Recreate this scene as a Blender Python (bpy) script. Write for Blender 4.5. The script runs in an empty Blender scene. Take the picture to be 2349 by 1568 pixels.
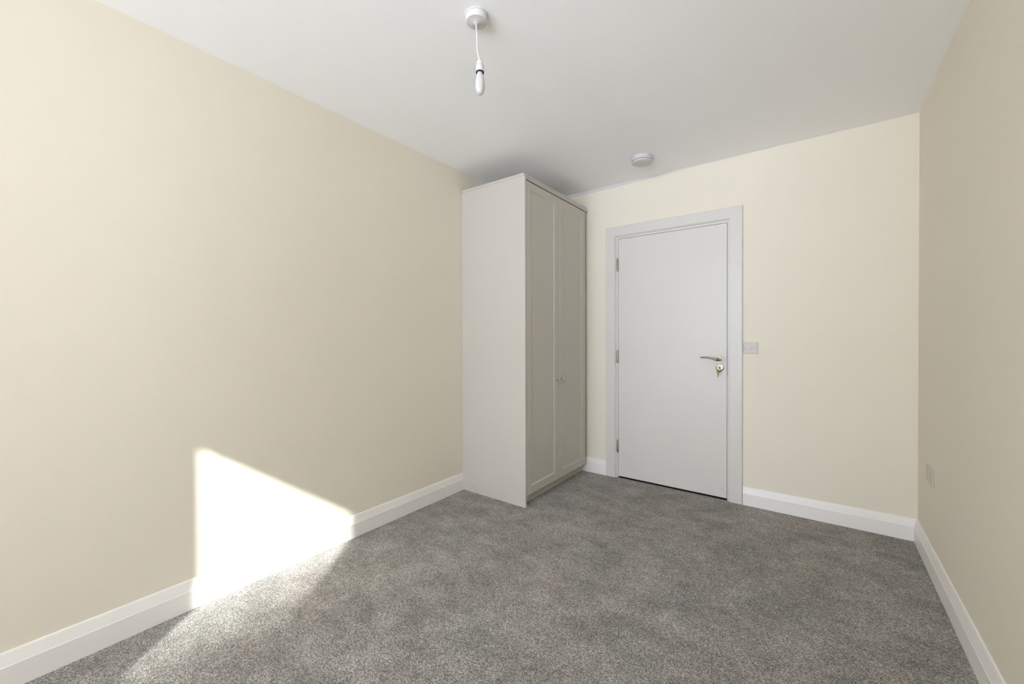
import bpy, bmesh, math, random
from mathutils import Vector, Matrix

# ------------------------------------------------------------------ scene, camera, sky, sun, exposure
sc = bpy.context.scene
COL = sc.collection
PI = math.pi

H = 2.4543            # ceiling height
W = 2.680             # room width along the door wall
TN = 0.495            # outer window wall, made extra thick to shade the near left wall
YN = -4.45            # window wall, behind the camera
YB, XB = -6.7, 1.28   # end of the unseen bay added for its light, and its right side
def xl(y): return -0.0063 * y          # the side walls are not quite square to the door wall
def xr(y): return W + 0.0069 * y

# camera (level wide-angle lens standing in the window end of the room)
F_PX, IMG_W, IMG_H = 932.46, 2349.0, 1568.0
yaw, pitch, roll = 0.6382, -0.0072, -0.0024
fw = Vector((-math.sin(yaw) * math.cos(pitch), math.cos(yaw) * math.cos(pitch), math.sin(pitch)))
rt = Vector((math.cos(yaw), math.sin(yaw), 0.0))
up = rt.cross(fw)
rt, up = (math.cos(roll) * rt + math.sin(roll) * up), (math.cos(roll) * up - math.sin(roll) * rt)
cd = bpy.data.cameras.new('camera')
cam = bpy.data.objects.new('camera', cd)
COL.objects.link(cam)
cd.sensor_fit = 'HORIZONTAL'; cd.sensor_width = 36.0
cd.lens = F_PX / IMG_W * 36.0
cd.shift_x = (IMG_W / 2 - 1177.75) / IMG_W
cd.shift_y = (778.90 - IMG_H / 2) / IMG_W
cd.clip_start = 0.02
mw = Matrix((rt, up, -fw)).transposed().to_4x4()
mw.translation = Vector((2.2033, -3.2531, 1.1794))
cam.matrix_world = mw
sc.camera = cam

# sky: bright overcast-white sky and sunlit ground, seen only through the window
world = bpy.data.worlds.new('sky'); sc.world = world
world.use_nodes = True
wn = world.node_tree.nodes; wl_ = world.node_tree.links
wn.clear()
w_out = wn.new('ShaderNodeOutputWorld'); w_bg = wn.new('ShaderNodeBackground')
w_tc = wn.new('ShaderNodeTexCoord'); w_sx = wn.new('ShaderNodeSeparateXYZ'); w_rp = wn.new('ShaderNodeValToRGB')
wl_.new(w_tc.outputs['Generated'], w_sx.inputs[0]); wl_.new(w_sx.outputs['Z'], w_rp.inputs[0])
GROUND, SKY = (1.10, 1.14, 1.37), (0.72, 0.75, 0.92)
w_rp.color_ramp.elements[0].position = 0.0; w_rp.color_ramp.elements[0].color = (*GROUND, 1)
w_rp.color_ramp.elements[1].position = 0.03; w_rp.color_ramp.elements[1].color = (*SKY, 1)
wl_.new(w_rp.outputs[0], w_bg.inputs['Color'])
w_bg.inputs['Strength'].default_value = 20.0
wl_.new(w_bg.outputs[0], w_out.inputs[0])

# sun
sd = bpy.data.lights.new('sun', 'SUN'); sun = bpy.data.objects.new('sun', sd); COL.objects.link(sun)
sun_dir = Vector((-0.80, 1.0, -0.754)).normalized()
sun.rotation_euler = sun_dir.to_track_quat('-Z', 'Y').to_euler()
sun.location = (4, -8, 5)
sd.energy = 18.0; sd.angle = math.radians(0.9); sd.color = (1.0, 0.98, 0.96)

# window openings (daylight enters here); a portal guides the sky light through each
WX0, WX1, WZ0, WZ1 = 1.468, 2.433, 1.13, 2.420          # window
GX0, GX1, GZ0, GZ1 = 0.08, 1.05, 0.06, 2.40            # glazing added for light at the end of the unseen bay
for (x0, x1, z0, z1, yw) in ((WX0, WX1, WZ0, WZ1, YN - TN), (GX0, GX1, GZ0, GZ1, YB)):
    pd = bpy.data.lights.new('sky_portal', 'AREA'); portal = bpy.data.objects.new('sky_portal', pd); COL.objects.link(portal)
    pd.shape = 'RECTANGLE'; pd.size = x1 - x0; pd.size_y = z1 - z0; pd.cycles.is_portal = True
    portal.location = ((x0 + x1) / 2, yw - (0.14 if yw == YB else 0.02), (z0 + z1) / 2)
    portal.rotation_euler = (PI / 2, 0, 0)      # faces into the room (+y)

sc.view_settings.view_transform = 'Standard'
sc.view_settings.look = 'None'
sc.view_settings.gamma = 1.0
sc.view_settings.use_curve_mapping = False
sc.view_settings.exposure = -0.10
sc.cycles.max_bounces = 16
sc.cycles.diffuse_bounces = 12
sc.cycles.glossy_bounces = 4
sc.cycles.transparent_max_bounces = 8
sc.cycles.caustics_reflective = False
sc.cycles.caustics_refractive = False
sc.cycles.use_denoising = True

# ------------------------------------------------------------------ materials
def srgb(r, g, b):
    f = lambda c: (c / 255) / 12.92 if c <= 10 else (((c / 255) + 0.055) / 1.055) ** 2.4
    return (f(r), f(g), f(b), 1)

def mat(name, color, rough=0.6, metal=0.0, spec=0.5, bump=0.0, bscale=200.0, vary=0.0, vscale=3.0):
    m = bpy.data.materials.new(name); m.use_nodes = True
    nt = m.node_tree; b = nt.nodes['Principled BSDF']
    b.inputs['Base Color'].default_value = color
    b.inputs['Roughness'].default_value = rough
    b.inputs['Metallic'].default_value = metal
    b.inputs['Specular IOR Level'].default_value = spec
    tc = nt.nodes.new('ShaderNodeTexCoord')
    if vary:
        n = nt.nodes.new('ShaderNodeTexNoise'); n.inputs['Scale'].default_value = vscale; n.inputs['Detail'].default_value = 3
        nt.links.new(tc.outputs['Object'], n.inputs['Vector'])
        mx = nt.nodes.new('ShaderNodeMix'); mx.data_type = 'RGBA'
        mx.inputs[6].default_value = color
        mx.inputs[7].default_value = tuple(c * (1 - vary) for c in color[:3]) + (1,)
        nt.links.new(n.outputs['Fac'], mx.inputs[0]); nt.links.new(mx.outputs[2], b.inputs['Base Color'])
    if bump:
        n = nt.nodes.new('ShaderNodeTexNoise'); n.inputs['Scale'].default_value = bscale; n.inputs['Detail'].default_value = 4
        nt.links.new(tc.outputs['Object'], n.inputs['Vector'])
        bp = nt.nodes.new('ShaderNodeBump'); bp.inputs['Strength'].default_value = bump; bp.inputs['Distance'].default_value = 0.001
        nt.links.new(n.outputs['Fac'], bp.inputs['Height']); nt.links.new(bp.outputs[0], b.inputs['Normal'])
    return m

M = {}
M['wall'] = mat('cream_emulsion', (0.782, 0.738, 0.634, 1), 0.75, spec=0.25, bump=0.08, bscale=90, vary=0.03, vscale=1.2)
M['ceiling'] = mat('white_emulsion', (0.93, 0.938, 0.955, 1), 0.85, spec=0.2, bump=0.05, bscale=60)
M['cut_in'] = mat('thin_white_emulsion', (0.64, 0.625, 0.605, 1), 0.85, spec=0.2, vary=0.03)
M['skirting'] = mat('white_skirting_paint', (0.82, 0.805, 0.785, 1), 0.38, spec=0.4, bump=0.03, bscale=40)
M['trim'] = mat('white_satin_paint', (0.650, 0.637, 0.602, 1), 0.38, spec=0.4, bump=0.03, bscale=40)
M['wardrobe'] = mat('pale_grey_satin_board', (0.510, 0.487, 0.440, 1), 0.42, spec=0.4, bump=0.02, bscale=40)
M['plastic'] = mat('white_plastic', (0.61, 0.605, 0.597, 1), 0.35, spec=0.45, vary=0.02)
M['plate'] = mat('off_white_plate', (0.56, 0.53, 0.505, 1), 0.4, spec=0.4, vary=0.02)
M['socket'] = mat('socket_plastic', (0.60, 0.565, 0.50, 1), 0.45, spec=0.3, vary=0.02)
M['pin'] = mat('pin_hole_shade', (0.36, 0.34, 0.30, 1), 0.6, vary=0.05)
M['grille'] = mat('grey_grille', (0.34, 0.34, 0.33, 1), 0.7, vary=0.1, vscale=60)
M['black'] = mat('ring_black', (0.012, 0.01, 0.009, 1), 0.5, vary=0.2, vscale=50)
M['nickel'] = mat('warm_nickel', (0.30, 0.27, 0.20, 1), 0.30, 1.0, vary=0.08, vscale=40)
M['hinge'] = mat('brushed_hinge_steel', (0.34, 0.315, 0.24, 1), 0.38, 1.0, bump=0.05, bscale=300)
M['chrome'] = mat('polished_chrome', (0.62, 0.61, 0.58, 1), 0.1, 1.0, vary=0.05, vscale=40)
M['brass'] = mat('brass', (0.46, 0.38, 0.22, 1), 0.32, 1.0, vary=0.1, vscale=60)
M['screw'] = mat('dull_screw', (0.30, 0.28, 0.25, 1), 0.45, 0.6, vary=0.1, vscale=60)
M['latch'] = mat('latch_steel_gap_dark', (0.16, 0.15, 0.135, 1), 0.5, 0.5, vary=0.1, vscale=60)
M['dark'] = mat('unlit_space_black', (0.02, 0.02, 0.02, 1), 0.9, vary=0.2)  # near black standing for the unlit space behind and under the door
M['render'] = mat('sun_blocker_grey', (0.5, 0.5, 0.48, 1), 0.9, bump=0.2, bscale=80)  # plain grey of the added sun blocker

# bulb: opal glass
m = mat('opal_glass', (0.56, 0.56, 0.555, 1), 0.12, spec=0.6, vary=0.02); M['opal'] = m
m.node_tree.nodes['Principled BSDF'].inputs['Subsurface Weight'].default_value = 0.3
m.node_tree.nodes['Principled BSDF'].inputs['Subsurface Radius'].default_value = (0.01, 0.01, 0.01)

# clear pane
m = bpy.data.materials.new('clear_glass'); m.use_nodes = True; nt = m.node_tree; nt.nodes.clear()
o_ = nt.nodes.new('ShaderNodeOutputMaterial'); tr = nt.nodes.new('ShaderNodeBsdfTransparent'); gl = nt.nodes.new('ShaderNodeBsdfGlossy')
gl.inputs['Roughness'].default_value = 0.02; tr.inputs['Color'].default_value = (0.95, 0.97, 0.96, 1)
ms = nt.nodes.new('ShaderNodeMixShader'); ms.inputs[0].default_value = 0.06
nt.links.new(tr.outputs[0], ms.inputs[1]); nt.links.new(gl.outputs[0], ms.inputs[2]); nt.links.new(ms.outputs[0], o_.inputs[0])
M['glass'] = m

# carpet: grey twist pile, fine salt-and-pepper tufts with slow brushing marks
def carpet():
    m = bpy.data.materials.new('grey_twist_pile_carpet'); m.use_nodes = True
    nt = m.node_tree; b = nt.nodes['Principled BSDF']; L = nt.links.new; N = nt.nodes.new
    b.inputs['Roughness'].default_value = 0.95; b.inputs['Specular IOR Level'].default_value = 0.1
    b.inputs['Sheen Weight'].default_value = 0.15; b.inputs['Sheen Roughness'].default_value = 0.6
    tc = N('ShaderNodeTexCoord')
    def noise(scale, detail, rough, mp=None):
        n = N('ShaderNodeTexNoise'); n.inputs['Scale'].default_value = scale; n.inputs['Detail'].default_value = detail
        n.inputs['Roughness'].default_value = rough
        if mp:
            g = N('ShaderNodeMapping'); g.inputs['Rotation'].default_value = mp[0]; g.inputs['Scale'].default_value = mp[1]
            L(tc.outputs['Object'], g.inputs[0]); L(g.outputs[0], n.inputs['Vector'])
        else:
            L(tc.outputs['Object'], n.inputs['Vector'])
        return n
    tuft = noise(215, 4, 0.8, ((0, 0, 0.65), (1.0, 1.3, 1.0)))
    r1 = N('ShaderNodeValToRGB'); r1.color_ramp.elements[0].position = 0.37; r1.color_ramp.elements[1].position = 0.655
    r1.color_ramp.elements[0].color = (0.045, 0.043, 0.040, 1); r1.color_ramp.elements[1].color = (0.70, 0.68, 0.655, 1)
    e = r1.color_ramp.elements.new(0.5); e.color = (0.240, 0.229, 0.214, 1)
    L(tuft.outputs['Fac'], r1.inputs[0])
    mid = noise(6.0, 6, 0.68, ((0.0, 0.0, 0.5), (1.0, 1.35, 1.0)))
    mid.inputs['Distortion'].default_value = 0.25
    r2 = N('ShaderNodeMapRange'); r2.inputs[1].default_value = 0.34; r2.inputs[2].default_value = 0.66; r2.inputs[3].default_value = 0.74; r2.inputs[4].default_value = 1.24
    L(mid.outputs['Fac'], r2.inputs[0])
    hue = noise(4.5, 2, 0.5)
    r3 = N('ShaderNodeValToRGB'); r3.color_ramp.elements[0].position = 0.35; r3.color_ramp.elements[1].position = 0.65
    r3.color_ramp.elements[0].color = (0.975, 0.985, 0.96, 1); r3.color_ramp.elements[1].color = (1.02, 0.972, 0.935, 1)
    L(hue.outputs['Fac'], r3.inputs[0])
    mu = N('ShaderNodeMix'); mu.data_type = 'RGBA'; mu.blend_type = 'MULTIPLY'; mu.inputs[0].default_value = 1
    L(r1.outputs[0], mu.inputs[6]); L(r3.outputs[0], mu.inputs[7])
    vm = N('ShaderNodeVectorMath'); vm.operation = 'SCALE'
    L(mu.outputs[2], vm.inputs[0]); L(r2.outputs[0], vm.inputs['Scale'])
    L(vm.outputs[0], b.inputs['Base Color'])
    bp = N('ShaderNodeBump'); bp.inputs['Strength'].default_value = 0.7; bp.inputs['Distance'].default_value = 0.004
    L(tuft.outputs['Fac'], bp.inputs['Height']); L(bp.outputs[0], b.inputs['Normal'])
    return m
M['carpet'] = carpet()

# ------------------------------------------------------------------ mesh helpers
def box(bm, x0, x1, y0, y1, z0, z1):
    v = [bm.verts.new((x, y, z)) for x in (x0, x1) for y in (y0, y1) for z in (z0, z1)]
    for f in ((0, 1, 3, 2), (4, 6, 7, 5), (0, 4, 5, 1), (2, 3, 7, 6), (0, 2, 6, 4), (1, 5, 7, 3)):
        bm.faces.new([v[i] for i in f])

def prism(bm, pts, z0, z1):
    a = [bm.verts.new((x, y, z0)) for x, y in pts]; b = [bm.verts.new((x, y, z1)) for x, y in pts]
    n = len(pts)
    bm.faces.new(a[::-1]); bm.faces.new(b)
    for i in range(n):
        bm.faces.new((a[i], a[(i + 1) % n], b[(i + 1) % n], b[i]))

def loft(bm, rings, closed=False, caps=True):
    """rings: lists of points of equal length, joined one after the other"""
    vs = [[bm.verts.new(p) for p in r] for r in rings]
    n = len(vs[0]); k = len(vs)
    for i in range(k if closed else k - 1):
        a, b = vs[i], vs[(i + 1) % k]
        for j in range(n):
            bm.faces.new((a[j], a[(j + 1) % n], b[(j + 1) % n], b[j]))
    if caps and not closed:
        bm.faces.new(vs[0][::-1]); bm.faces.new(vs[-1])

def basis(axis):
    a = Vector(axis).normalized()
    t = Vector((0, 0, 1)) if abs(a.z) < 0.9 else Vector((1, 0, 0))
    u = t.cross(a).normalized(); return u, a.cross(u), a

def lathe(bm, origin, axis, prof, n=40):
    """prof: (radius, height) from one end to the other"""
    u, v, a = basis(axis); o = Vector(origin); rings = []
    for r, h in prof:
        r = max(r, 1e-4)
        rings.append([o + a * h + (u * math.cos(2 * PI * k / n) + v * math.sin(2 * PI * k / n)) * r for k in range(n)])
    loft(bm, rings)

def tube(bm, pts, radii, n=12, flat=None, closed=False):
    """round or oval bar along points; radii number or list; flat = (scale_u, scale_v) list"""
    P = [Vector(p) for p in pts]; k = len(P)
    if not isinstance(radii, (list, tuple)): radii = [radii] * k
    ref = None; rings = []
    for i in range(k):
        if closed: d = P[(i + 1) % k] - P[i - 1]
        else: d = P[min(i + 1, k - 1)] - P[max(i - 1, 0)]
        d.normalize()
        if ref is None:
            ref = basis(d)[0]
        u = (ref - d * ref.dot(d)).normalized(); ref = u; v = d.cross(u)
        su, sv = flat[i] if flat else (1, 1)
        rings.append([P[i] + u * math.cos(2 * PI * j / n) * radii[i] * su + v * math.sin(2 * PI * j / n) * radii[i] * sv for j in range(n)])
    loft(bm, rings, closed=closed)

def smooth_path(pts, sub=6):
    P = [Vector(p) for p in pts]; out = []
    for i in range(len(P) - 1):
        p0, p1, p2, p3 = P[max(i - 1, 0)], P[i], P[i + 1], P[min(i + 2, len(P) - 1)]
        for s in range(sub):
            t = s / sub
            out.append(0.5 * ((2 * p1) + (p2 - p0) * t + (2 * p0 - 5 * p1 + 4 * p2 - p3) * t * t + (3 * p1 - p0 - 3 * p2 + p3) * t ** 3))
    out.append(P[-1]); return out

def world_loc(o):
    v = Vector((0, 0, 0))
    while o: v = v + o.location; o = o.parent
    return v

def obj(name, bm, material, parent=None, smooth=False, bevel=0.0, seg=2):
    """link the bmesh (world coordinates) as one mesh object, origin in its middle"""
    bmesh.ops.recalc_face_normals(bm, faces=bm.faces)
    lo = Vector([min(v.co[i] for v in bm.verts) for i in range(3)]); hi = Vector([max(v.co[i] for v in bm.verts) for i in range(3)])
    c = Vector(((lo.x + hi.x) / 2, (lo.y + hi.y) / 2, lo.z))
    bmesh.ops.translate(bm, verts=bm.verts, vec=-c)
    me = bpy.data.meshes.new(name); bm.to_mesh(me); bm.free()
    me.materials.append(material)
    o = bpy.data.objects.new(name, me); COL.objects.link(o)
    if parent is not None:
        o.location = c - world_loc(parent); o.parent = parent
    else:
        o.location = c
    if smooth:
        for p in me.polygons: p.use_smooth = True
    if bevel:
        md = o.modifiers.new('edges', 'BEVEL'); md.width = bevel; md.segments = seg; md.limit_method = 'ANGLE'; md.angle_limit = math.radians(40)
    if smooth:
        me.set_sharp_from_angle(angle=math.radians(35))
    return o

def empty(name, loc):
    o = bpy.data.objects.new(name, None); COL.objects.link(o); o.location = loc; o.empty_display_size = 0.05
    return o

def tag(o, label, cat, group=None, kind=None):
    o['label'] = label; o['category'] = cat
    if group: o['group'] = group
    if kind: o['kind'] = kind
    return o

def copy_part(src, parent, delta):
    c = src.copy(); COL.objects.link(c); c.parent = parent
    c.location = src.location + Vector(delta)
    return c

B = bmesh.new

# ------------------------------------------------------------------ room shell
T = 0.12
PLAN = [(-0.2, YB - T), (XB + 0.1, YB - T), (XB + 0.1, YN - TN), (W + 0.2, YN - TN), (W + 0.2, 0.6), (-0.2, 0.6)]
bm = B(); prism(bm, PLAN, -0.10, 0.0)
tag(obj('floor', bm, M['carpet']), 'grey twist pile carpet covering the whole bedroom floor', 'carpet', kind='structure')
bm = B(); prism(bm, PLAN, H, H + 0.12)
tag(obj('ceiling', bm, M['ceiling']), 'plain white painted flat ceiling above the room', 'ceiling', kind='structure')
bm = B(); prism(bm, [(xl(T) - T, T), (xl(YB) - T, YB), (xl(YB), YB), (xl(0), 0), (xl(0), T)], 0, H)
tag(obj('wall_left', bm, M['wall']), 'long cream painted wall on the left with the patch of sunlight', 'wall', kind='structure')
bm = B(); prism(bm, [(xr(0), T), (xr(0), 0), (xr(YN), YN), (xr(YN) + T, YN), (W + T, T)], 0, H)
tag(obj('wall_right', bm, M['wall']), 'cream painted wall on the right carrying the low socket', 'wall', kind='structure')

# door wall with the opening for the door
DX0, DX1, DZ = 0.8825, 1.6965, 1.9905          # leaf
OX0, OX1, OZ = DX0 - 0.029, DX1 + 0.029, DZ + 0.029
bm = B()
v = {}
def wall_with_hole(bm, x0, x1, z0, z1, hx0, hx1, hz0, hz1, y0, y1):
    xs, zs = (x0, hx0, hx1, x1), (z0, hz0, hz1, z1)
    g = {}
    for yi, y in enumerate((y0, y1)):
        for i, x in enumerate(xs):
            for j, z in enumerate(zs): g[yi, i, j] = bm.verts.new((x, y, z))
    for yi in (0, 1):
        for i in range(3):
            for j in range(3):
                if (i, j) == (1, 1): continue
                bm.faces.new((g[yi, i, j], g[yi, i + 1, j], g[yi, i + 1, j + 1], g[yi, i, j + 1]))
    for i in range(3):
        bm.faces.new((g[0, i, 0], g[0, i + 1, 0], g[1, i + 1, 0], g[1, i, 0])); bm.faces.new((g[0, i, 3], g[0, i + 1, 3], g[1, i + 1, 3], g[1, i, 3]))
        bm.faces.new((g[0, 0, i], g[0, 0, i + 1], g[1, 0, i + 1], g[1, 0, i])); bm.faces.new((g[0, 3, i], g[0, 3, i + 1], g[1, 3, i + 1], g[1, 3, i]))
    bm.faces.new((g[0, 1, 1], g[0, 2, 1], g[1, 2, 1], g[1, 1, 1])); bm.faces.new((g[0, 1, 2], g[0, 2, 2], g[1, 2, 2], g[1, 1, 2]))
    bm.faces.new((g[0, 1, 1], g[0, 1, 2], g[1, 1, 2], g[1, 1, 1])); bm.faces.new((g[0, 2, 1], g[0, 2, 2], g[1, 2, 2], g[1, 2, 1]))
# hole open to the floor
xs = [-T, OX0, OX1, W + T]
def far_wall(bm):
    pts = [(xs[0], 0), (xs[1], 0), (xs[1], OZ), (xs[2], OZ), (xs[2], 0), (xs[3], 0), (xs[3], H), (xs[0], H)]
    a = [bm.verts.new((x, 0.0, z)) for x, z in pts]; b = [bm.verts.new((x, T, z)) for x, z in pts]
    for q in (a, b):
        bm.faces.new((q[0], q[1], q[2], q[7])); bm.faces.new((q[7], q[2], q[3], q[6])); bm.faces.new((q[6], q[3], q[4], q[5]))
    for i in range(8):
        bm.faces.new((a[i], a[(i + 1) % 8], b[(i + 1) % 8], b[i]))
far_wall(bm)
tag(obj('wall_far', bm, M['wall']), 'cream painted end wall holding the white door', 'wall', kind='structure')
# lobby behind the closed door, coloured near black as if unlit
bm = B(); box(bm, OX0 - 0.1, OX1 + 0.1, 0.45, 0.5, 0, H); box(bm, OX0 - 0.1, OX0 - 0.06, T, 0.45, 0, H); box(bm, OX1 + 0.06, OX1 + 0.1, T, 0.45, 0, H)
tag(obj('wall_hallway', bm, M['dark']), 'hallway wall behind the closed door, coloured near black for its shade', 'wall', kind='structure')

# window wall behind the camera
bm = B()
wall_with_hole(bm, XB, W + 0.2, 0, H, WX0, WX1, WZ0, WZ1, YN - TN, YN)
tag(obj('wall_near', bm, M['wall']), 'cream painted wall with the window, behind the viewer', 'wall', kind='structure')
bm = B(); box(bm, XB, XB + 0.1, YB, YN - TN - 0.001, 0, H)  # unseen bay, added to spread the daylight more evenly
tag(obj('wall_added_bay', bm, M['wall']), 'cream painted side wall of the unseen bay added behind the viewer for its light', 'wall', kind='structure')
bm = B(); wall_with_hole(bm, -0.2, XB + 0.1, 0, H, GX0, GX1, GZ0, GZ1, YB - T, YB)
tag(obj('wall_added_bay_end', bm, M['wall']), 'cream painted end wall of the unseen bay added for its light, with the tall glazing', 'wall', kind='structure')
def glazing(name, x0, x1, z0, z1, yw, fr, label, cat):
    win = empty(name, ((x0 + x1) / 2, yw - 0.06, z0)); tag(win, label, cat, kind='structure')
    bm = B()
    wall_with_hole(bm, x0, x1, z0, z1, x0 + fr, x1 - fr, z0 + fr, z1 - fr, yw - 0.09, yw - 0.05)
    obj('window_frame', bm, M['trim'], win, bevel=0.003)
    bm = B(); box(bm, x0 + fr, x1 - fr, yw - 0.072, yw - 0.068, z0 + fr, z1 - fr); obj('pane', bm, M['glass'], win)
    return win
win = glazing('window_1', WX0, WX1, WZ0, WZ1, YN - 0.30, 0.028, 'small white framed window in the wall behind the viewer', 'window')
bm = B(); box(bm, WX0 - 0.03, WX1 + 0.03, YN - 0.05, YN + 0.03, WZ0 - 0.02, WZ0); obj('window_sill', bm, M['trim'], win, bevel=0.004)
glazing('window_added_bay', GX0, GX1, GZ0, GZ1, YB, 0.035, 'tall glazed panel added for light at the end of the unseen bay', 'window')  # added opening that lets in extra daylight

# unseen block added outside so its sloping edge softly cuts the sun beam
DB = 22.0
def beam(x0, z0): return Vector((x0, YN, z0)) - sun_dir * DB
p, q = beam(-1.5, -1.38), beam(3.4, 2.88)
bk = Vector((sun_dir.x, sun_dir.y, 0)).normalized() * -3.0
bm = B()
loft(bm, [[p, q, Vector((q.x, q.y, -0.3)), Vector((p.x, p.y, -0.3))], [p + bk, q + bk, Vector((q.x, q.y, -0.3)) + bk, Vector((p.x, p.y, -0.3)) + bk]])
tag(obj('sun_blocker', bm, M['render']), 'tall unseen block with a sloping top, added to shape the sun beam', 'sun blocker', kind='structure')

# skirting boards: chamfered profile (distance from wall, height)
SK = [(0, 0), (0.018, 0), (0.018, 0.081), (0.0165, 0.0835), (0.0075, 0.118), (0.005, 0.1245), (0.002, 0.1262), (0, 0.1262)]
def skirt(bm, endA, endB):
    """endA/endB: functions giving the plan point at a distance d from the wall"""
    loft(bm, [[(*endA(d), z) for d, z in SK], [(*endB(d), z) for d, z in SK]])
WY0, WY1 = -0.963, -0.037      # wardrobe near and far sides
bm = B(); skirt(bm, lambda d: (xl(YB) + d, YB), lambda d: (xl(WY0) + d, WY0))
tag(obj('baseboard_left', bm, M['skirting']), 'white chamfered skirting board along the left wall', 'skirting board', kind='structure')
AX0, AX1, AZ = DX0 - 0.0185, DX1 + 0.0135, DZ + 0.0195       # architrave inner edges
AW = 0.086                                               # and width
bm = B(); skirt(bm, lambda d: (AX1 + AW + 0.003, -d), lambda d: (xr(-d) - d, -d))
tag(obj('baseboard_far', bm, M['skirting']), 'white chamfered skirting board right of the door', 'skirting board', kind='structure')
bm = B(); skirt(bm, lambda d: (0.30, -d), lambda d: (AX0 - AW + 0.003, -d))
tag(obj('baseboard_alcove', bm, M['skirting']), 'short white skirting board between wardrobe and door', 'skirting board', kind='structure')
bm = B(); skirt(bm, lambda d: (xr(-d) - d, -d), lambda d: (xr(YN) - d, YN))
tag(obj('baseboard_right', bm, M['skirting']), 'white chamfered skirting board along the right wall', 'skirting board', kind='structure')

# uneven band of ceiling paint where it laps onto the door wall
bm = B()
edge = [(0.02, 2.426), (0.5, 2.4275), (0.8, 2.428), (1.08, 2.436), (1.34, 2.4438), (1.6, 2.4487), (1.9, 2.4512), (W - 0.004, 2.4528)]
a = [bm.verts.new((x, 0.0, z)) for x, z in edge] + [bm.verts.new((x, 0.0, H)) for x, z in edge[::-1]]
b = [bm.verts.new((q.co.x, -0.0012, q.co.z)) for q in a]
n = len(edge)
for i in range(n - 1):
    bm.faces.new((a[i], a[i + 1], a[2 * n - 2 - i], a[2 * n - 1 - i])); bm.faces.new((b[i], b[i + 1], b[2 * n - 2 - i], b[2 * n - 1 - i]))
for i in range(2 * n):
    bm.faces.new((a[i], a[(i + 1) % (2 * n)], b[(i + 1) % (2 * n)], b[i]))
tag(obj('trim_1', bm, M['cut_in']), 'thin white band along the top of the door wall', 'trim', kind='structure')

# ------------------------------------------------------------------ door
door = empty('door_1', ((DX0 + DX1) / 2, 0, 0)); tag(door, 'plain white flush door with lever handle, closed', 'door', kind='structure')
# lining
bm = B(); g = 0.0019; LY = 0.10
iL, iR, iT = DX0 - g, DX1 + 0.0024, DZ + g
pts = [(OX0, 0), (OX0, OZ), (OX1, OZ), (OX1, 0), (iR, 0), (iR, iT), (iL, iT), (iL, 0)]
def u_frame(bm, pts, y0, y1):
    a = [bm.verts.new((x, y0, z)) for x, z in pts]; b = [bm.verts.new((x, y1, z)) for x, z in pts]
    for q in (a, b):
        bm.faces.new((q[0], q[1], q[6], q[7])); bm.faces.new((q[1], q[2], q[5], q[6])); bm.faces.new((q[2], q[3], q[4], q[5]))
    for i in range(8): bm.faces.new((a[i], a[(i + 1) % 8], b[(i + 1) % 8], b[i]))
u_frame(bm, pts, -0.0005, LY)
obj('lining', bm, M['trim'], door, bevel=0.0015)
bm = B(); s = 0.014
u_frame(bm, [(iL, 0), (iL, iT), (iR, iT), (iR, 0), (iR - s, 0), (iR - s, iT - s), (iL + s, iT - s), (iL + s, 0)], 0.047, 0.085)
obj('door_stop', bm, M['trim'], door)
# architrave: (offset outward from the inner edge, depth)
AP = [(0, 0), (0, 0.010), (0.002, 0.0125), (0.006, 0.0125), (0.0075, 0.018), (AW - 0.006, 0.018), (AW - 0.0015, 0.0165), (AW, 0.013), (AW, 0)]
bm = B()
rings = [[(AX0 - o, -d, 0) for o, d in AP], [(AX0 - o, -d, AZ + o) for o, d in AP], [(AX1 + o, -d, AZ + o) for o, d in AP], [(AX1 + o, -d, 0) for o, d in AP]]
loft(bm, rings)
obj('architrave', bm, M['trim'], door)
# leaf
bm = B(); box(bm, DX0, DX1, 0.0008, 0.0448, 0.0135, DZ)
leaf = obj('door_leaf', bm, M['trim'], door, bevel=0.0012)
bm = B(); lathe(bm, (1.6685, 0.0008, 0.077), (0, -1, 0), [(0.003, 0), (0.0028, 0.0006), (0.001, 0.0009)], 12); obj('screw_hole', bm, M['grille'], leaf)
bm = B(); box(bm, iL, iR, 0.0030, 0.110, 0.0, 0.0012); obj('door_gap_shade', bm, M['dark'], door)  # near-black plate that colours in the shade under the door
# hinges
def hinge(z0, z1):
    bm = B()
    xk, yk = DX0 - 0.0025, -0.0058
    lathe(bm, (xk, yk, z0), (0, 0, 1), [(0.001, -0.004), (0.0045, -0.003), (0.0058, 0.0), (0.0058, 0.02), (0.0052, 0.0203), (0.0058, 0.0206), (0.0058, 0.052), (0.0052, 0.0523), (0.0058, 0.0526), (0.0058, z1 - z0), (0.0045, z1 - z0 + 0.003), (0.001, z1 - z0 + 0.004)], 16)
    box(bm, xk - 0.011, xk + 0.0005, -0.0022, 0.0, z0 + 0.001, z1 - 0.001)
    return obj('hinge', bm, M['hinge'], door, smooth=True)
h0 = hinge(1.728, 1.829)
copy_part(h0, door, (0, 0, -0.764)); copy_part(h0, door, (0, 0, -1.514))
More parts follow.
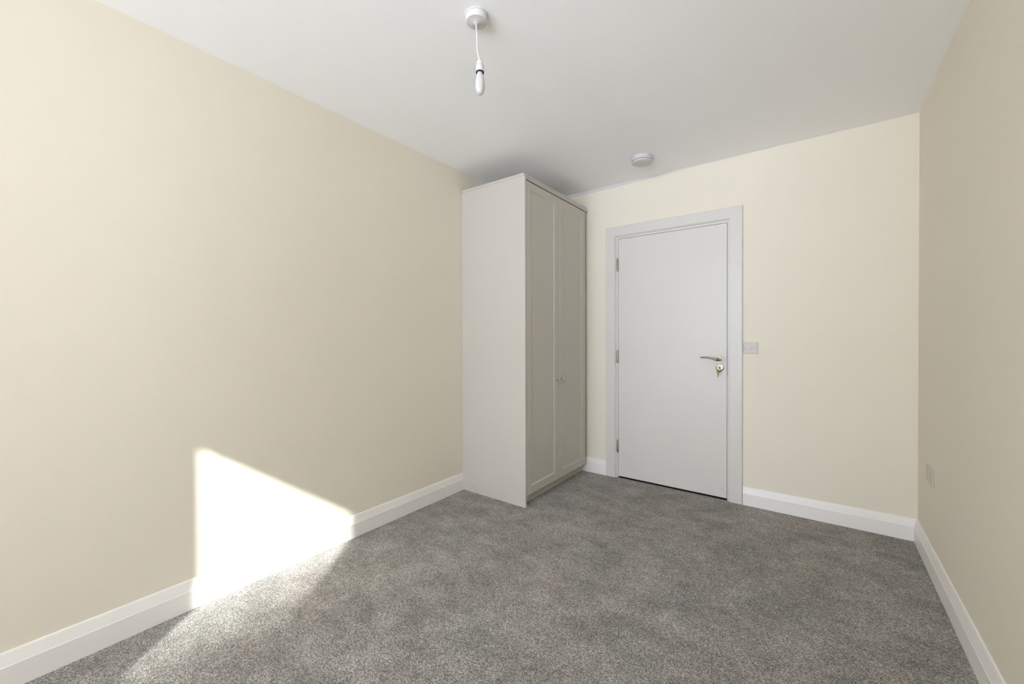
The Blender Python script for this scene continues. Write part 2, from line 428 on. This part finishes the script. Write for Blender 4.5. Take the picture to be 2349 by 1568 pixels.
# lever handle
HX, HZ = 1.6520, 1.0110
bm = B()
lathe(bm, (HX, 0.0008, HZ), (0, -1, 0), [(0.026, 0), (0.0262, 0.006), (0.0245, 0.0092), (0.0180, 0.0098), (0.0165, 0.0090), (0.0125, 0.0094), (0.0118, 0.014)], 48)
handle = obj('door_handle', bm, M['nickel'], door, smooth=True)
bm = B()
path = smooth_path([(HX, -0.010, HZ), (HX, -0.030, HZ - 0.001), (HX - 0.003, -0.046, HZ - 0.0015), (HX - 0.016, -0.0535, HZ + 0.001), (HX - 0.040, -0.055, HZ + 0.0085), (HX - 0.070, -0.055, HZ + 0.0145), (HX - 0.098, -0.0545, HZ + 0.0155), (HX - 0.112, -0.053, HZ + 0.0150), (HX - 0.1165, -0.050, HZ + 0.0147)], 6)
k = len(path)
rad = []
for i in range(k):
    t = i / (k - 1)
    rad.append(0.0105 if t < 0.25 else 0.0105 + (0.0078 - 0.0105) * min(1, (t - 0.25) / 0.3))
rad[-1] = 0.0055; rad[-2] = 0.0072
flat = [(1, 1) if i / (k - 1) < 0.25 else (1.0, 1.0 - 0.35 * min(1, (i / (k - 1) - 0.25) / 0.35)) for i in range(k)]
tube(bm, path, rad, 16, flat)
obj('lever', bm, M['nickel'], handle, smooth=True)
# lock escutcheon and cylinder
EX, EZ = 1.6515, 0.9520
bm = B()
lathe(bm, (EX, 0.0008, EZ), (0, -1, 0), [(0.026, 0), (0.0262, 0.005), (0.0245, 0.0082), (0.0185, 0.0090), (0.0172, 0.0075), (0.0105, 0.0075)], 48)
esc = obj('lock_escutcheon', bm, M['nickel'], door, smooth=True)
bm = B()
lathe(bm, (EX, 0.0, EZ + 0.003), (0, -1, 0), [(0.0085, 0.004), (0.0085, 0.0112), (0.0075, 0.0118)], 32)
box(bm, EX - 0.005, EX + 0.005, -0.0105, -0.004, EZ - 0.0175, EZ)
obj('lock_cylinder', bm, M['brass'], esc, smooth=True)
bm = B(); box(bm, DX1 - 0.0008, DX1 + 0.0042, -0.0010, 0.028, 0.900, 1.085); obj('latch_plate', bm, M['latch'], door)  # latch metal, its dark tone also standing for the shaded gap

# keys
def key_mesh(bm, O, along, across, blade=0.028):
    """flat key: origin at the bow's centre, blade runs 'along', bow lies in along/across"""
    O = Vector(O); a = Vector(along).normalized(); c = Vector(across).normalized(); nrm = a.cross(c); th = 0.0011
    R, r, n = 0.0118, 0.0042, 28
    inner = [O - a * 0.0045 + (a * math.cos(2 * PI * i / n) + c * math.sin(2 * PI * i / n)) * r for i in range(n)]
    outer = [O + (a * math.cos(2 * PI * i / n) * 0.95 + c * math.sin(2 * PI * i / n)) * R for i in range(n)]
    rings = [[p + nrm * th for p in outer], [p + nrm * th for p in inner], [p - nrm * th for p in inner], [p - nrm * th for p in outer]]
    loft(bm, rings, closed=True)
    prof = [(0.0095, 0.0045), (0.013, 0.0045), (0.0145, 0.0038), (0.011 + blade, 0.0038), (0.0142 + blade, 0.001), (0.0142 + blade, -0.001), (0.0118 + blade, -0.0026)]
    for i in range(5):
        x = 0.0105 + blade - i * 0.0052
        prof += [(x, -0.0012 - 0.0014 * (i % 2)), (x - 0.0028, -0.0034)]
    prof += [(0.0145, -0.0038), (0.013, -0.0045), (0.0095, -0.0045)]
    top = [bm.verts.new(O + a * x + c * y + nrm * th * 0.9) for x, y in prof]; bot = [bm.verts.new(O + a * x + c * y - nrm * th * 0.9) for x, y in prof]
    bm.faces.new(top); bm.faces.new(bot[::-1])
    for i in range(len(prof)):
        j = (i + 1) % len(prof); bm.faces.new((top[i], top[j], bot[j], bot[i]))
KX, KZ = EX - 0.001, EZ + 0.003
bm = B(); key_mesh(bm, (KX, -0.036, KZ), (0, 1, 0), (0, 0, 1), 0.012)
tag(obj('key', bm, M['brass']), 'brass key pushed into the door lock', 'key')
bm = B(); rc = Vector((KX - 0.001, -0.0405, KZ - 0.0105)); rr = 0.0115
tube(bm, [rc + Vector((math.cos(2 * PI * i / 32) * rr * 0.75, math.cos(2 * PI * i / 32) * rr * 0.66, math.sin(2 * PI * i / 32) * rr)) for i in range(32)], 0.0009, 8, closed=True)
tag(obj('key_ring', bm, M['nickel']), 'small wire ring joining the two keys at the door lock', 'key ring')
dn = Vector((-0.12, 0.10, -1)).normalized(); ac = Vector((1, -0.3, 0)); ac = (ac - dn * ac.dot(dn)).normalized()
bm = B(); key_mesh(bm, rc + Vector((-0.002, -0.001, -0.0162)), dn, ac, 0.028)
tag(obj('key', bm, M['brass']), 'brass spare key dangling below the door lock', 'key')

# ------------------------------------------------------------------ wardrobe
WF = 0.605                     # front plane of the doors
PX = 0.0075
WT = 2.2865                    # carcass height
wr = empty('wardrobe', (0.3, (WY0 + WY1) / 2, 0)); tag(wr, 'tall pale grey two-door wardrobe standing in the corner left of the door', 'wardrobe')
wm = M['wardrobe']
# near end panel down to the floor, with a soft grey patch near its foot
end_m = wm.copy(); end_m.name = 'pale_grey_board_patch'
nt = end_m.node_tree; b_ = nt.nodes['Principled BSDF']
tc = nt.nodes.new('ShaderNodeTexCoord'); mp = nt.nodes.new('ShaderNodeMapping')
mp.inputs['Location'].default_value = (0.175 / 0.050, 0, -0.048 / 0.030); mp.inputs['Scale'].default_value = (1 / 0.050, 0.0, 1 / 0.030)
ln = nt.nodes.new('ShaderNodeVectorMath'); ln.operation = 'LENGTH'
mr = nt.nodes.new('ShaderNodeMapRange'); mr.interpolation_type = 'SMOOTHSTEP'
mr.inputs[1].default_value = 0.0; mr.inputs[2].default_value = 1.0; mr.inputs[3].default_value = 0.40; mr.inputs[4].default_value = 0.0
mx = nt.nodes.new('ShaderNodeMix'); mx.data_type = 'RGBA'
mx.inputs[6].default_value = b_.inputs['Base Color'].default_value; mx.inputs[7].default_value = (0.40, 0.40, 0.40, 1)
nt.links.new(tc.outputs['Object'], mp.inputs[0]); nt.links.new(mp.outputs[0], ln.inputs[0]); nt.links.new(ln.outputs['Value'], mr.inputs[0])
nt.links.new(mr.outputs[0], mx.inputs[0]); nt.links.new(mx.outputs[2], b_.inputs['Base Color'])
bm = B(); box(bm, PX, WF + 0.0005, WY0, WY0 + 0.018, 0, WT); obj('side_panel', bm, end_m, wr, bevel=0.0008)
bm = B(); yz = [(PX, 0), (WF - 0.068, 0), (WF - 0.068, 0.0755), (WF - 0.022, 0.0755), (WF - 0.022, WT - 0.02), (PX, WT - 0.02)]
loft(bm, [[(x, -0.072, z) for x, z in yz], [(x, -0.054, z) for x, z in yz]]); obj('side_panel', bm, wm, wr, bevel=0.0008)
bm = B(); box(bm, PX, WF - 0.022, WY0 + 0.0185, -0.0725, WT - 0.04, WT - 0.021); obj('top_panel', bm, wm, wr)
bm = B(); box(bm, PX, PX + 0.008, WY0 + 0.0185, -0.0725, 0.08, WT - 0.041); obj('back_panel', bm, wm, wr)
bm = B(); box(bm, PX + 0.01, WF - 0.022, WY0 + 0.0185, -0.0725, 0.076, 0.094); obj('bottom_panel', bm, wm, wr)
bm = B(); box(bm, WF - 0.0665, WF - 0.050, WY0 + 0.0185, -0.0225, 0.0, 0.0745); obj('plinth', bm, wm, wr)
bm = B(); box(bm, WF - 0.045, WF + 0.0005, WY0 + 0.0185, -0.001, 2.2645, WT); obj('top_rail', bm, wm, wr, bevel=0.001)
# cornice strip on top, set back from the edges
bm = B()
prism(bm, [(PX + 0.002, WY0 + 0.005), (WF - 0.011, WY0 + 0.005), (WF - 0.011, -0.002), (WF - 0.030, -0.002), (WF - 0.030, WY0 + 0.024), (PX + 0.002, WY0 + 0.024)], WT + 0.0030, WT + 0.0225)
obj('cornice', bm, wm, wr, bevel=0.0015)

def panel_door(name, y0, y1, z0, z1, sl, sr, st, sb):
    bm = B(); th = 0.020; x = WF; d = 0.0075; bw = 0.0085
    R = lambda X, e: [(X, y0 + e[0], z0 + e[3]), (X, y1 - e[1], z0 + e[3]), (X, y1 - e[1], z1 - e[2]), (X, y0 + e[0], z1 - e[2])]
    z4 = (0, 0, 0, 0); s0 = (sl, sr, st, sb); s1 = tuple(q + bw for q in s0); ed = (0.0012,) * 4
    sh = tuple(q - 0.003 for q in s0)
    rings = [R(x - th, z4), R(x - 0.0012, z4), R(x, ed), R(x, sh), R(x - 0.0008, s0), R(x - d, s1)]
    loft(bm, rings)
    return obj(name, bm, wm, wr)
dl = panel_door('wardrobe_door', WY0 + 0.0205, -0.5112, 0.0765, 2.2560, 0.0555, 0.0570, 0.0575, 0.0570)
dr = panel_door('wardrobe_door', -0.5082, -0.0530, 0.0765, 2.2560, 0.0635, 0.0640, 0.0575, 0.0570)
def knob(y, z, parent):
    bm = B()
    lathe(bm, (WF - 0.0005, y, z), (1, 0, 0), [(0.0095, 0), (0.0095, 0.002), (0.0060, 0.0045), (0.0048, 0.010), (0.0052, 0.015), (0.0100, 0.0195), (0.0128, 0.0225), (0.0132, 0.0255), (0.0115, 0.0278), (0.006, 0.0290), (0.0005, 0.0293)], 32)
    return obj('knob', bm, M['chrome'], parent, smooth=True)
knob(-0.5460, 0.8520, dl); knob(-0.4760, 0.8540, dr)

# ------------------------------------------------------------------ pendant lamp
PXc, PYc = 1.1203, -2.0331
pend = empty('pendant_light', (PXc, PYc, H)); tag(pend, 'bare bulb hanging from a white ceiling rose on a thin white cord', 'ceiling light')
bm = B()
lathe(bm, (PXc, PYc, H), (0, 0, -1), [(0.0465, 0), (0.0465, 0.0035), (0.0438, 0.0045), (0.0432, 0.020), (0.0405, 0.0255), (0.034, 0.0275), (0.013, 0.0285), (0.009, 0.0315), (0.0075, 0.0325)], 56)
obj('ceiling_rose', bm, M['plastic'], pend, smooth=True)
hx, hy = PXc + 0.0100, PYc + 0.0075
zt = 2.2790
bm = B()
tube(bm, smooth_path([(PXc - 0.002, PYc - 0.002, H - 0.030), (PXc + 0.001, PYc + 0.0005, H - 0.08), (PXc + 0.0015, PYc + 0.001, H - 0.125), (PXc + 0.0045, PYc + 0.003, H - 0.155), (hx, hy, zt + 0.002)], 6), 0.0033, 10)
obj('cord', bm, M['plastic'], pend, smooth=True)
bm = B()
lathe(bm, (hx, hy, zt), (0, 0, -1), [(0.004, 0), (0.0085, 0.001), (0.0125, 0.006), (0.0140, 0.018), (0.0144, 0.0215), (0.0118, 0.0217), (0.0118, 0.0240), (0.0162, 0.0242), (0.0165, 0.0400), (0.0168, 0.0445), (0.0160, 0.0462), (0.0148, 0.0455), (0.0146, 0.030)], 40)
obj('lamp_holder', bm, M['plastic'], pend, smooth=True)
bm = B()
lathe(bm, (hx, hy, zt), (0, 0, -1), [(0.0142, 0.0400), (0.0155, 0.0463), (0.0160, 0.0505), (0.0150, 0.0512), (0.0128, 0.0480), (0.0110, 0.040)], 40)
obj('black_ring', bm, M['black'], pend, smooth=True)  # black ring at the mouth of the lamp holder
bm = B()
lathe(bm, (hx, hy, zt), (0, 0, -1), [(0.0105, 0.040), (0.0110, 0.050), (0.0130, 0.058), (0.0160, 0.070), (0.0180, 0.084), (0.0186, 0.098), (0.0180, 0.112), (0.0155, 0.124), (0.0115, 0.1315), (0.006, 0.1355), (0.0005, 0.1365)], 40)
obj('bulb', bm, M['opal'], pend, smooth=True)

# ------------------------------------------------------------------ smoke alarm
SX, SY = 1.212, -0.372
sm = empty('smoke_alarm', (SX, SY, H)); tag(sm, 'round white smoke alarm fixed to the ceiling in front of the door', 'smoke alarm')
bm = B(); lathe(bm, (SX, SY, H), (0, 0, -1), [(0.073, 0), (0.0735, 0.004), (0.0735, 0.020), (0.0725, 0.0275), (0.0700, 0.0285)], 64); obj('base', bm, M['plastic'], sm, smooth=True)
bm = B(); lathe(bm, (SX, SY, H), (0, 0, -1), [(0.066, 0.028), (0.066, 0.0345)], 64); obj('vent', bm, M['grille'], sm, smooth=True)
bm = B(); lathe(bm, (SX, SY, H), (0, 0, -1), [(0.068, 0.0340), (0.0715, 0.0345), (0.0715, 0.037), (0.0690, 0.0415), (0.0600, 0.0450), (0.030, 0.0468), (0.001, 0.0470)], 64)
cover = obj('cover', bm, M['plastic'], sm, smooth=True)
bm = B(); lathe(bm, (SX - 0.034, SY - 0.030, H - 0.0452), (0, 0, -1), [(0.0055, 0), (0.005, 0.0014), (0.001, 0.0018)], 16); obj('test_button', bm, M['grille'], sm, smooth=True)
for ang in (3.75, 4.25, 5.75):
    bm = B(); c, s_ = math.cos(ang), math.sin(ang)
    ctr = Vector((SX + 0.0735 * c, SY + 0.0735 * s_, H - 0.014)); tg = Vector((-s_, c, 0)) * 0.008; out = Vector((c, s_, 0)) * 0.0006; zz = Vector((0, 0, 0.002))
    p = [ctr - tg - zz, ctr + tg - zz, ctr + tg + zz, ctr - tg + zz]
    loft(bm, [[q - out for q in p], [q + out for q in p]]); obj('vent_slot', bm, M['grille'], sm)

# ------------------------------------------------------------------ light switch and socket
sw = empty('light_switch', (1.8455, 0, 1.0985)); tag(sw, 'square white single light switch on the wall beside the door frame', 'light switch')
bm = B(); box(bm, 1.8020, 1.8885, -0.0085, 0, 1.0600, 1.1370); obj('plate', bm, M['plate'], sw, bevel=0.003, seg=3)
bm = B()
loft(bm, [[(1.8385, -0.008, 1.0790), (1.8525, -0.008, 1.0790), (1.8525, -0.008, 1.1035), (1.8385, -0.008, 1.1035)],
          [(1.8387, -0.0105, 1.0792), (1.8523, -0.0105, 1.0792), (1.8523, -0.0138, 1.1033), (1.8387, -0.0138, 1.1033)]])
obj('rocker', bm, M['plastic'], sw, bevel=0.0006)
bm = B(); lathe(bm, (1.8128, -0.008, 1.0930), (0, -1, 0), [(0.0028, 0), (0.0026, 0.0012), (0.0005, 0.0014)], 16)
s0 = obj('screw', bm, M['screw'], sw, smooth=True); copy_part(s0, sw, (0.0608, 0, 0))

SYc, SZ0, SZ1 = -0.335, 0.4300, 0.5130
sk = empty('wall_socket', (xr(SYc), SYc, 0.47)); tag(sk, 'white double power socket low on the right wall near the corner', 'power socket')
def wx(y, d): return xr(y) - d
def wall_box(bm, y0, y1, z0, z1, d0, d1):
    prism(bm, [(wx(y0, d0), y0), (wx(y1, d0), y1), (wx(y1, d1), y1), (wx(y0, d1), y0)], z0, z1)
bm = B(); wall_box(bm, SYc - 0.0735, SYc + 0.0735, SZ0, SZ1, 0.0, 0.0055); obj('plate', bm, M['socket'], sk, bevel=0.003, seg=3)
bm = B(); wall_box(bm, SYc - 0.021, SYc - 0.009, SZ0 + 0.05, SZ0 + 0.071, 0.005, 0.0075); r0 = obj('rocker', bm, M['socket'], sk, bevel=0.0006); copy_part(r0, sk, (0, 0.030, 0))
for yc in (SYc - 0.045, SYc + 0.045):
    for dy, z, hw, hh in ((0, SZ0 + 0.047, 0.0022, 0.0042), (-0.011, SZ0 + 0.025, 0.0034, 0.0022), (0.011, SZ0 + 0.025, 0.0034, 0.0022)):
        bm = B(); wall_box(bm, yc + dy - hw, yc + dy + hw, z - hh, z + hh, 0.0050, 0.0058); obj('pin_hole', bm, M['pin'], sk)
